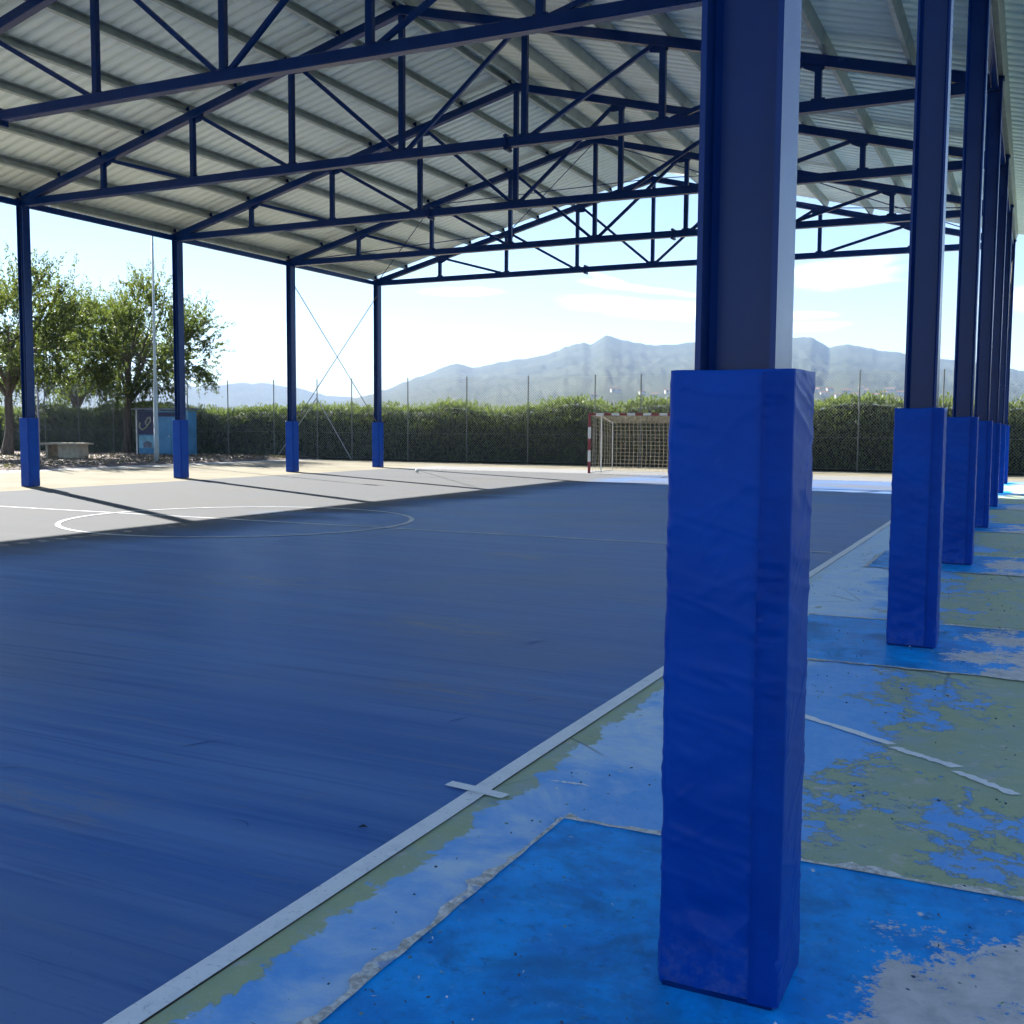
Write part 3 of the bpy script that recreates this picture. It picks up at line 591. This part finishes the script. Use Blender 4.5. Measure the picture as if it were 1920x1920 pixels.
LEAF_T = leaf_mat('tree_leaf', (.028, .044, .015), (.070, .094, .029), .40)
LEAF_Y = leaf_mat('yellowing_leaf', (.09, .11, .025), (.17, .17, .04), .45)
def leaves(C_, D_, ln, wd, rng):
    """leaf quads (folded diamond): centre C_, direction D_, lengths, widths"""
    n = len(C_); D_ = D_ / np.linalg.norm(D_, axis=1)[:, None]; R_ = rng.normal(size=(n, 3)); S_ = np.cross(D_, R_); S_ /= np.linalg.norm(S_, axis=1)[:, None]
    ln = ln[:, None]; wd = wd[:, None]
    V_ = np.stack([C_ - D_ * ln * .5, C_ + S_ * wd * .5 - D_ * ln * .05, C_ + D_ * ln * .5, C_ - S_ * wd * .5 - D_ * ln * .05], 1).reshape(-1, 3)
    return V_, np.arange(4 * n).reshape(n, 4)
# hedge
hedge = tag(empty('hedge', (-20, 47.6, 0)), 'long tall clipped green hedge behind the wire fence', 'hedge')
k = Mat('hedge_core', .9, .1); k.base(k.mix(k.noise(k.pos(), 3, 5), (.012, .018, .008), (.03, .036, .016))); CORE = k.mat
def hz(x): return 2.78 + .5 * (fbm(x * .45, x * 0, 4, 21) - .5) * 2 + .12 * (x > -10)
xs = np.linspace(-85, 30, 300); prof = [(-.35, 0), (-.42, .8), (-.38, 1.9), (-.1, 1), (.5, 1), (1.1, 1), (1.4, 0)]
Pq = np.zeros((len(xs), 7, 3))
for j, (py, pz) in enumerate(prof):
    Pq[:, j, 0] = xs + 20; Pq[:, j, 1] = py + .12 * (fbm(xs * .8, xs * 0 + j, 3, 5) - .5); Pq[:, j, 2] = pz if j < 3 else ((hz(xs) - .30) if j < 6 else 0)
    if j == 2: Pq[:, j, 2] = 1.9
o_ = link(bpy.data.objects.new('inner_branches', grid_mesh('inner_branches', Pq, CORE)), hedge)  # dark shell added inside the hedge to block light
def hedge_leaves():
    rng = np.random.default_rng(3)
    n1 = 52000; x = rng.uniform(-80, 20, n1); z = rng.uniform(0.02, 1, n1) ** .9 * (hz(x) - .05); y = 47.0 + .52 * (fbm(x * .9, z * 1.0, 5, 8, .6) - .5) * 2 + rng.normal(0, .08, n1)
    C1 = np.stack([x + 20, y - 47.6, z], 1); D1 = np.stack([rng.normal(0, .5, n1), rng.normal(-.25, .4, n1), rng.normal(.9, .45, n1)], 1); l1 = rng.uniform(.12, .22, n1)
    n2 = 34000; x = rng.uniform(-80, 20, n2); y = 47.6 + rng.uniform(-.75, 1.2, n2); sp2 = np.clip(fbm(x * 2.3, y * 2, 3, 33) - .35, 0, 1); z = hz(x) - .22 + rng.uniform(0, 1, n2) * (.18 + .85 * sp2)
    C2 = np.stack([x + 20, y - 47.6, z], 1); D2 = np.stack([rng.normal(0, .35, n2), rng.normal(0, .35, n2), np.abs(rng.normal(1, .3, n2))], 1); l2 = rng.uniform(.12, .24, n2)
    Va, Fa = leaves(C1, D1, l1, l1 * .38, rng); Vb, Fb = leaves(C2, D2, l2, l2 * .34, rng)
    return np.concatenate([Va, Vb]), np.concatenate([Fa, Fb + len(Va)]), (np.concatenate([C1, C2])[:, 2] - hz(np.concatenate([C1, C2])[:, 0] - 20) + .42 + rng.normal(0, .30, n1 + n2) + .5 * (fbm(np.concatenate([C1, C2])[:, 0] * .7, np.concatenate([C1, C2])[:, 2] * .5, 3, 77) - .5) > 0).astype(np.int32)
Va, Fa, mi = hedge_leaves(); fme = np_mesh('foliage', Va, Fa, [LEAF_H, LEAF_TOP]); fme.polygons.foreach_set('material_index', mi); o_ = link(bpy.data.objects.new('foliage', fme), hedge); tag(o_, kind='stuff')

# ------------------------------------------------------------------ trees
k = Mat('bark', .95, .2); O = k.pos(); n1 = k.noise(k.map(O, (6, 6, 1)), 1.5, 6, .7); k.base(k.mix(k.step(n1, .3, .7), (.06, .05, .04), (.16, .13, .105))); k.bump(n1, .8, .04); BARK = k.mat
def tree(name, loc, H_, rx, rz, cz, seed, label, nspray, lean=(0, 0), dens=1.0, fork=.34, mats=(LEAF_T, LEAF_Y), group='trees beside the court', cxo=0.0):
    rng = np.random.default_rng(seed); t = tag(empty(name, loc), label, 'tree', group)
    mb = MB(); h0 = H_ * fork; tr_ = .24 * H_ / 9
    tk = [Vector((lean[0] * s_ ** 1.5 + .06 * math.sin(s_ * 7 + seed), lean[1] * s_ + .05 * math.cos(s_ * 5 + seed), s_ * h0)) for s_ in np.linspace(0, 1, 8)]
    mb.tube(tk, [tr_ * (1.35 - .3 * min(1, s_ * 4) - .35 * s_) for s_ in np.linspace(0, 1, 8)], 10); trunk = mb.build('trunk', BARK, t, True)
    cen = np.array([cxo, 0, cz]); tips = []
    nl = 8
    for i in range(nl):
        a = 2 * math.pi * i / nl + rng.uniform(-.3, .3); e = rng.uniform(.1, 1.0); tip = Vector((cen[0] + rx * .78 * math.cos(a) * math.cos(e), rx * .78 * math.sin(a) * math.cos(e), cz + rz * .85 * math.sin(e) - .1 * rz))
        st_ = tk[-1 - (i % 2)]; mid = st_.lerp(tip, .45) + Vector((rng.normal(0, .2), rng.normal(0, .2), .35 + rng.uniform(-.2, .3)))
        pts_ = [st_.lerp(mid, s_) .lerp(mid.lerp(tip, s_), s_) for s_ in np.linspace(0, 1, 8)]
        mb = MB(); mb.tube(pts_, [tr_ * .48 * (1 - .82 * s_) for s_ in np.linspace(0, 1, 8)], 7)
        for q_ in range(3):
            b0 = pts_[3 + q_]; b1 = b0 + Vector((rng.normal(0, .8), rng.normal(0, .8), rng.uniform(.2, 1.1))) * (rx / 3.2); mb.tube([b0, b0.lerp(b1, .5) + Vector((0, 0, .1)), b1], [tr_ * .18, tr_ * .12, tr_ * .05], 5)
        mb.build('limb', BARK, trunk, True)
    # clumps of sprays through the crown's volume, with gaps
    CC = []; DD = []; LL = []
    nc = 64; cl_ = []
    while len(cl_) < nc:
        p = rng.normal(size=3); p /= np.linalg.norm(p); p *= rng.uniform(.30, 1.0) ** .6
        if p[2] < -.80: continue
        cl_.append(p)
    for i in range(int(nspray * dens)):
        p = cl_[rng.integers(nc)] + rng.normal(0, .115, 3); r_ = np.linalg.norm(p)
        if r_ > 1.14 and rng.random() < .45: continue
        b = cen + p * np.array([rx, rx * .9, rz]); d = p / max(r_, .1) * .7 + np.array([0, 0, .55]) + rng.normal(0, .35, 3)
        if p[2] < -.25: d[2] -= 1.0
        L_ = rng.uniform(.25, .75) * (1.7 if r_ > .85 else 1); m_ = int(11 + L_ * 21); s_ = rng.uniform(0, 1, m_)
        CC.append(b + np.outer(s_ * L_, d) + rng.normal(0, .05, (m_, 3))); DD.append(d + rng.normal(0, .7, (m_, 3))); LL.append(rng.uniform(.12, .22, m_) * (1.1 - .4 * s_))
    CC = np.concatenate(CC); DD = np.concatenate(DD); LL = np.concatenate(LL)
    Va, Fa = leaves(CC, DD, LL, LL * .46, rng); me = np_mesh('crown', Va, Fa, list(mats))
    mi = (vnoise(CC[:, 0] * .9, CC[:, 2] * .9, seed) + .25 * (CC[:, 2] - cz) / rz + rng.normal(0, .12, len(CC)) > .78).astype(np.int32); me.polygons.foreach_set('material_index', mi)
    link(bpy.data.objects.new('crown', me), t); return t
tree('broadleaf_tree', (-48.2, 38.9, .05), 9.7, 3.6, 3.3, 6.3, 11, 'leafy green tree at the far left edge, behind the left pad', 1500, (.2, .1), 1.0, .36, cxo=.5)
tree('broadleaf_tree', (-46.5, 45.4, .05), 9.4, 3.8, 3.2, 6.1, 12, 'airy green tree with bare trunk beside the blue kiosk', 1750, (.3, .1), 1.0, .36, cxo=1.5)
tree('broadleaf_tree', (-55.6, 49.8, 0), 9.8, 4.4, 3.3, 6.3, 14, 'broad dark green tree rising behind the hedge, between the other two', 2000, (.3, 0), 1.0, .3, cxo=.3)
tree('broadleaf_tree', (3.3, 62.0, 0), 6.2, 2.4, 1.9, 4.3, 15, 'pale green treetop above the hedge at the right edge', 700, (0, 0), 1.0, .3, group='trees beyond the hedge')

# ------------------------------------------------------------------ left-hand yard: lamp pole, table, kiosk
POLE = plain('pole_paint', (.36, .42, .42), .55, .4, .12, 2)
lp = tag(empty('lamp_pole', (-35.3, 36.25, 0)), 'tall slim grey-green lamp pole in front of the kiosk', 'lamp pole')
mb = MB(); mb.tube([(0, 0, 0), (0, 0, 1.2), (0, 0, 1.201), (0, 0, 3.6), (0, 0, 3.8), (0, 0, 10.4)], [.115, .11, .10, .09, .062, .042], 12); mb.build('mast', POLE, lp, True)
mb = MB(); mb.box(-.16, .16, -.16, .16, 0, .03, 0, .03); mb.build('base_plate', POLE, lp)
mb = MB(); mb.tube([(0, 0, 10.35), (.25, -.1, 10.6), (.75, -.3, 10.7)], .03, 8); mb.build('arm', POLE, lp, True)
mb = MB(); mb.prism([(.7, -.42, 10.62), (1.3, -.66, 10.64), (1.38, -.50, 10.64), (.78, -.22, 10.62)], (0, 0, .12)); mb.build('lamp_head', POLE, lp)
lp2 = tag(empty('metal_post', (-34.9, 29.6, 0)), 'thin purple-grey metal post standing beside the concrete table', 'post')
mb = MB(); mb.tube([(0, 0, 0), (0, 0, 3.0)], .035, 8); mb.build('shaft', plain('post_paint', (.22, .20, .23), .6, .4), lp2, True)
CONC = plain('cast_concrete', (.40, .34, .24), .85, .3, .18, 3, bump=.25); CONC2 = plain('stained_concrete', (.24, .17, .10), .85, .3, .25, 3, bump=.25)
tb = tag(empty('concrete_table', (-41.9, 37.0, .07), rad(10)), 'low concrete table with slab top and block legs under the trees', 'table')
mb = MB(); mb.box(-1.5, 1.5, -.75, .75, .74, .83, 0, .02); mb.build('table_top', CONC, tb)
mb = MB(); mb.box(-.95, -.80, -.5, .5, 0, .738); mb.build('leg', CONC, tb)
mb = MB(); mb.box(-.80, -.08, -.32, .32, 0, .736); mb.build('stretcher', CONC2, tb)
mb = MB(); mb.box(-.08, 1.3, -.5, .5, 0, .739); mb.build('leg', CONC, tb)
KB = plain('kiosk_blue', (.06, .22, .38), .55, .4, .2, 1.2); KD = plain('kiosk_navy', (.015, .022, .07), .5, .4, .2, 2); KL = plain('kiosk_pale', (.16, .36, .46), .55, .4, .25, 1.5); KG = plain('kiosk_grey', (.13, .15, .19), .6, .4, .3, 2); SQ = plain('squiggle_paint', (.30, .31, .22), .6, .3, .2, 4)
kk = tag(empty('kiosk', (-42.1, 43.8, .05), rad(4)), 'light blue painted kiosk with a dark graffiti panel beneath the trees', 'kiosk')
mb = MB(); mb.box(-.72, 1.75, 0, .9, .12, 2.70); mb.build('body', KB, kk)
mb = MB(); mb.box(-2.0, -.722, .06, .9, .12, 2.70); mb.build('side_bay', KB, kk)
mb = MB(); mb.box(-1.94, -.78, .0, .058, 1.28, 2.66); pn = mb.build('graffiti_panel', KD, kk)
mb = MB(); mb.tube([(-1.80, -.012, 2.02), (-1.84, -.012, 1.70), (-1.62, -.012, 1.55), (-1.30, -.012, 1.72), (-.98, -.012, 2.10), (-1.00, -.012, 2.32), (-1.20, -.012, 2.26), (-1.38, -.012, 2.00), (-1.30, -.012, 1.86)], .055, 6); mb.build('painted_scrawl', SQ, pn, True)
mb = MB(); mb.box(-1.94, -.78, .0, .058, .46, 1.20); lw = mb.build('lower_panel', KL, kk)
mb = MB(); mb.prism([(-1.55, -.01, .48), (-.95, -.01, .48), (-.90, -.01, .78), (-1.30, -.01, .90), (-1.60, -.01, .74)], (0, .008, 0)); mb.build('painted_patch', KG, lw)
for x in (-2.06, 1.80):
    mb = MB(); mb.box(x - .04, x + .04, -.06, .0, 0, 2.75, 0, .01); mb.build('corner_post', WHITE if x < 0 else KL, kk)
mb = MB(); mb.box(-.60, 1.65, -.02, -.002, 2.36, 2.62); mb.build('shutter_band', KD, kk)
mb = MB(); mb.box(-.55, .55, -.03, -.002, .20, 2.25); dr = mb.build('door', KB, kk); mb = MB(); mb.box(.38, .48, -.07, -.031, 1.15, 1.22); mb.build('handle', GALV, dr)
mb = MB(); mb.box(-2.15, 1.92, -.25, 1.0, 2.76, 2.86); mb.build('roof', KG, kk)
mb = MB(); mb.box(-2.05, 1.76, .02, .92, 0, .118); mb.build('plinth', KG, kk)

kk.scale = (.88, .88, .90); tb.scale = (.80, .8, .92)
# leaf litter on the dirt
rng = np.random.default_rng(9); n = 5000; x = -34.2 - rng.uniform(0, 1, n) ** 1.6 * 16; y = rng.uniform(24, 46, n)
Va, Fa = leaves(np.stack([x, y, .10 + .10 * rng.uniform(0, 1, n)], 1), np.stack([rng.normal(size=n), rng.normal(size=n), rng.normal(0, .25, n)], 1), rng.uniform(.08, .16, n), rng.uniform(.05, .09, n), rng)
LIT = leaf_mat('dry_leaf', (.09, .06, .04), (.20, .14, .10), .15); o_ = link(bpy.data.objects.new('leaf_litter', np_mesh('leaf_litter', Va, Fa, LIT))); tag(o_, 'scattered dry leaves on the dirt under the trees', 'leaves', kind='stuff')
# shoe scuffs on the court
rng = np.random.default_rng(33); V = []; Fc = []
for i in range(70):
    cx_ = -2.6 - rng.uniform(0, 1) ** 1.3 * 9; cy_ = rng.uniform(2.6, 15); a = rng.uniform(0, 6.28); L_ = rng.uniform(.08, .45); cur = rng.normal(0, 1.2); wd = rng.uniform(.002, .007); n = len(V); N_ = 7
    for j in range(N_):
        t = j / (N_ - 1); th = a + cur * t; px = cx_ + L_ * t * math.cos(a + cur * t / 2); py = cy_ + L_ * t * math.sin(a + cur * t / 2); ww = wd * (.25 + math.sin(math.pi * t))
        V += [(px - math.sin(th) * ww, py + math.cos(th) * ww, .0045), (px + math.sin(th) * ww, py - math.cos(th) * ww, .0045)]
    Fc += [(n + 2 * j + 1, n + 2 * j + 3, n + 2 * j + 2, n + 2 * j) for j in range(N_ - 1)]
k = Mat('scuff_rubber', .6, .05); r = k.island(); P = k.pos(); k.base(k.mix(k.step(r, .55, .6), k.mix(k.noise(P, 40, 4), (.030, .095, .30), (.055, .145, .38)), k.mix(k.noise(P, 40, 4), (.10, .19, .40), (.20, .26, .38))))
o_ = link(bpy.data.objects.new('scuff_marks', np_mesh('scuff_marks', V, Fc, k.mat))); tag(o_, 'short curved shoe scuff marks across the shaded blue court', 'scuff marks', kind='stuff')
# paint flakes and grit on the old paint
rng = np.random.default_rng(21); n = 2600; x = rng.uniform(-2.15, 1.6, n); y = 2.2 + rng.uniform(0, 1, n) ** 1.5 * 16; kp = fbm(x * 2.2, y * 2.2, 4, 50) > .5; x, y = x[kp], y[kp]; n = len(x)
Va, Fa = leaves(np.stack([x, y, .0065 + .004 * rng.uniform(0, 1, n)], 1), np.stack([rng.normal(size=n), rng.normal(size=n), rng.normal(0, .10, n)], 1), rng.uniform(.006, .026, n), rng.uniform(.004, .014, n), rng)
k = Mat('paint_flake', .7, .3); r = k.island(); k.base(k.mix(k.step(r, .45, .55), (.05, .08, .13), k.mix(k.step(r, .75, .8), (.20, .30, .22), (.55, .60, .66)))); o_ = link(bpy.data.objects.new('paint_flakes', np_mesh('paint_flakes', Va, Fa, k.mat))); tag(o_, 'loose paint flakes and grit on the peeling strip beside the court', 'debris', kind='stuff')
# small things on the court
mb = MB(); pts_ = []
rng = np.random.default_rng(2)
import itertools
ph = np.linspace(0, 2 * math.pi, 9)[:-1]; th = np.linspace(-1.2, 1.2, 5); Pq = np.zeros((9, 5, 3))
for i in range(9):
    for j in range(5):
        r_ = .085 * (1 + .35 * (vnoise(np.array(i % 8 * 1.7), np.array(j * 1.9), 3) - .5)); a = 2 * math.pi * (i % 8) / 8; Pq[i, j] = (r_ * math.cos(a) * math.cos(th[j]), r_ * math.sin(a) * math.cos(th[j]), .08 + r_ * .8 * math.sin(th[j]))
o_ = link(bpy.data.objects.new('crumpled_paper', grid_mesh('crumpled_paper', Pq, WHITE, False))); o_.location = (-20.6, 34.4, 0); tag(o_, 'tiny crumpled white paper lying on the sunlit court', 'paper')
mb = MB(); mb.quad([(-.022, 0, .006), (-.004, -.009, .012), (.024, .002, .005), (.002, .010, .014)]); mb.quad([(-.030, .002, .004), (-.022, 0, .006), (-.022, .003, .005)])
o_ = mb.build('fallen_leaf', plain('dead_leaf', (.035, .030, .028), .8, .2)); o_.location = (-2.53, 3.77, .001); o_.rotation_euler = (0, 0, .5); tag(o_, 'small dark dry leaf on the shaded court near the touchline', 'leaf')

# ------------------------------------------------------------------ mountains
k = Mat('mountain_scrub', .95, .1); P = k.pos(); n1 = k.noise(P, .0045, 8, .65); n2 = k.noise(P, .022, 9, .8); nx_ = k.n('ShaderNodeNewGeometry').outputs['Normal']
c = k.mix(k.step(n1, .35, .65), (.014, .026, .010), (.048, .058, .028)); c = k.mix(k.m('MULTIPLY', k.step(n2, .55, .75), .35), c, (.16, .15, .115)); k.base(c); k.bump(k.noise(P, .06, 6, .75), .3, 6); SCRUB = k.mat
prof_m = [(-80, .6), (-60, .8), (-48, .9), (-38, 1.0), (-34.9, 1.31), (-33.22, 1.72), (-32.1, 2.1), (-31.25, 2.48), (-29.56, 3.11), (-28.85, 3.40), (-28.0, 3.13), (-25.87, 3.57), (-24.45, 3.74), (-23.89, 3.89), (-23.04, 4.25), (-22.48, 4.42), (-22.05, 4.51), (-21.68, 4.37), (-21.35, 4.59), (-20.93, 4.86), (-20.08, 4.67), (-19.1, 4.45), (-17.98, 4.34), (-16.32, 4.52), (-13.5, 4.6), (-11.04, 4.66), (-10.31, 4.70), (-9.45, 4.18), (-8.68, 4.3), (-7.26, 4.04), (-5.73, 3.78), (-3.5, 3.45), (-.39, 2.88), (6, 2.5), (20, 2.2), (45, 1.8)]
prof_h = [(-95, 1.4), (-70, 1.9), (-50, 1.8), (-41.93, 1.99), (-40.61, 2.12), (-38.73, 2.2), (-37.1, 1.96), (-35.73, 1.6), (-34.3, 1.5), (-32, 1.5), (-28, 1.2), (-20, 1.0)]
def terrain(name, prof_, r0, r1, nt_, nr, rough, seed):
    A = np.array(prof_); th = np.linspace(A[0, 0], A[-1, 0], nt_); e = np.interp(th, A[:, 0], A[:, 1]) + .16 * (fbm(th * 3.5, th * 0, 5, seed, .6) - .5)
    t = np.concatenate([np.linspace(0, 1, nr), [1.12, 1.3]]); TH, T = np.meshgrid(th, t, indexing='ij'); R_ = r0 + (r1 - r0) * T
    shp = np.where(T <= 1, np.clip(T, 0, 1) ** .62, 1 - (T - 1) * 1.2)
    rid = 1 - np.abs(fbm(TH * 1.3 + T * 1.6, T * 5.5, 7, seed + 4, .62) * 2 - 1)
    E_ = e[:, None] * shp + rough * (rid - .75) * (np.clip(T, 0, 1) * np.clip(1 - T, 0, 1) * 4) ** .8
    E_ = np.where(T <= 1, np.minimum(E_, e[:, None] * (.15 + .85 * np.clip(T, 0, 1) ** .3)), E_)
    a = np.radians(TH); Pq = np.stack([R_ * np.sin(a), R_ * np.cos(a), CAM_H + R_ * np.tan(np.radians(E_)) - 12 * (T <= 0.001)], -1)
    o_ = bpy.data.objects.new(name, grid_mesh(name, Pq, SCRUB)); tag(o_, kind='structure'); link(o_); return Pq, TH, T
PM, TM, TT = terrain('mountain', prof_m, 650, 3300, 900, 90, .34, 4)
terrain('far_hill', prof_h, 3600, 5200, 240, 24, .3, 9)
# little houses at the mountain's foot
HW = plain('house_wall', (.62, .58, .52), .9, .2, .1, .1); HR = plain('house_roof', (.28, .14, .09), .9, .2, .2, .1)
def house_mesh(w_, d_, h_):
    a, b = w_ / 2, d_ / 2; mb = MB(); mb.box(-a, a, -b, b, -6, h_, 0); mb.prism([(-a - .4, -b - .4, h_ + .01), (-a - .4, b + .4, h_ + .01), (-a - .4, 0, h_ + d_ * .24)][::-1], (w_ + .8, 0, 0), 1)
    for x in (-a * .5, a * .5): mb.box(x - .7, x + .7, -b - .05, -b - .002, h_ * .35, h_ * .7, 2)
    return mb.mesh('house', [HW, HR, KG])
hm = [house_mesh(8, 6, 3.6), house_mesh(6, 5, 3), house_mesh(11, 6, 4.2)]
rng = np.random.default_rng(5); A_, T_ = TM[:, 0], TT[0]
for i, (az, tt_) in enumerate([(-9.6, .22), (-9.0, .20), (-8.5, .25), (-8.1, .21), (-7.6, .27), (-7.1, .22), (-6.7, .25), (-6.2, .20), (-10.1, .24), (-9.3, .29), (-7.9, .31), (-6.5, .30), (-18.2, .20), (-19.0, .22), (-20.3, .21), (-17.6, .24), (-21.4, .20), (-5.9, .27)]):
    ia = int(np.argmin(np.abs(A_ - az))); it = int(np.argmin(np.abs(T_ - tt_))); p = PM[ia, it]
    o_ = inst('house', hm[i % 3], None, tuple(p), (0, 0, rad(-az) + rng.uniform(-.4, .4))); tag(o_, 'tiny pale house at the foot of the mountain above the hedge', 'house', 'far houses below the mountain')

# ------------------------------------------------------------------ haze
HAZE = True
if HAZE:
    m_ = bpy.data.materials.new('haze_air'); m_.use_nodes = True; nt_ = m_.node_tree; nt_.nodes.clear()
    pv = nt_.nodes.new('ShaderNodeVolumePrincipled'); pv.inputs['Color'].default_value = (.50, .69, 1, 1); pv.inputs['Density'].default_value = 1.45e-4; pv.inputs['Anisotropy'].default_value = 0.0
    oo = nt_.nodes.new('ShaderNodeOutputMaterial'); nt_.links.new(pv.outputs[0], oo.inputs['Volume'])
    mb = MB(); mb.box(-6100, 6100, -6100, 6100, -16, 330); o_ = mb.build('haze', m_); tag(o_, 'pale bluish haze in the air over the valley', 'haze', kind='stuff')
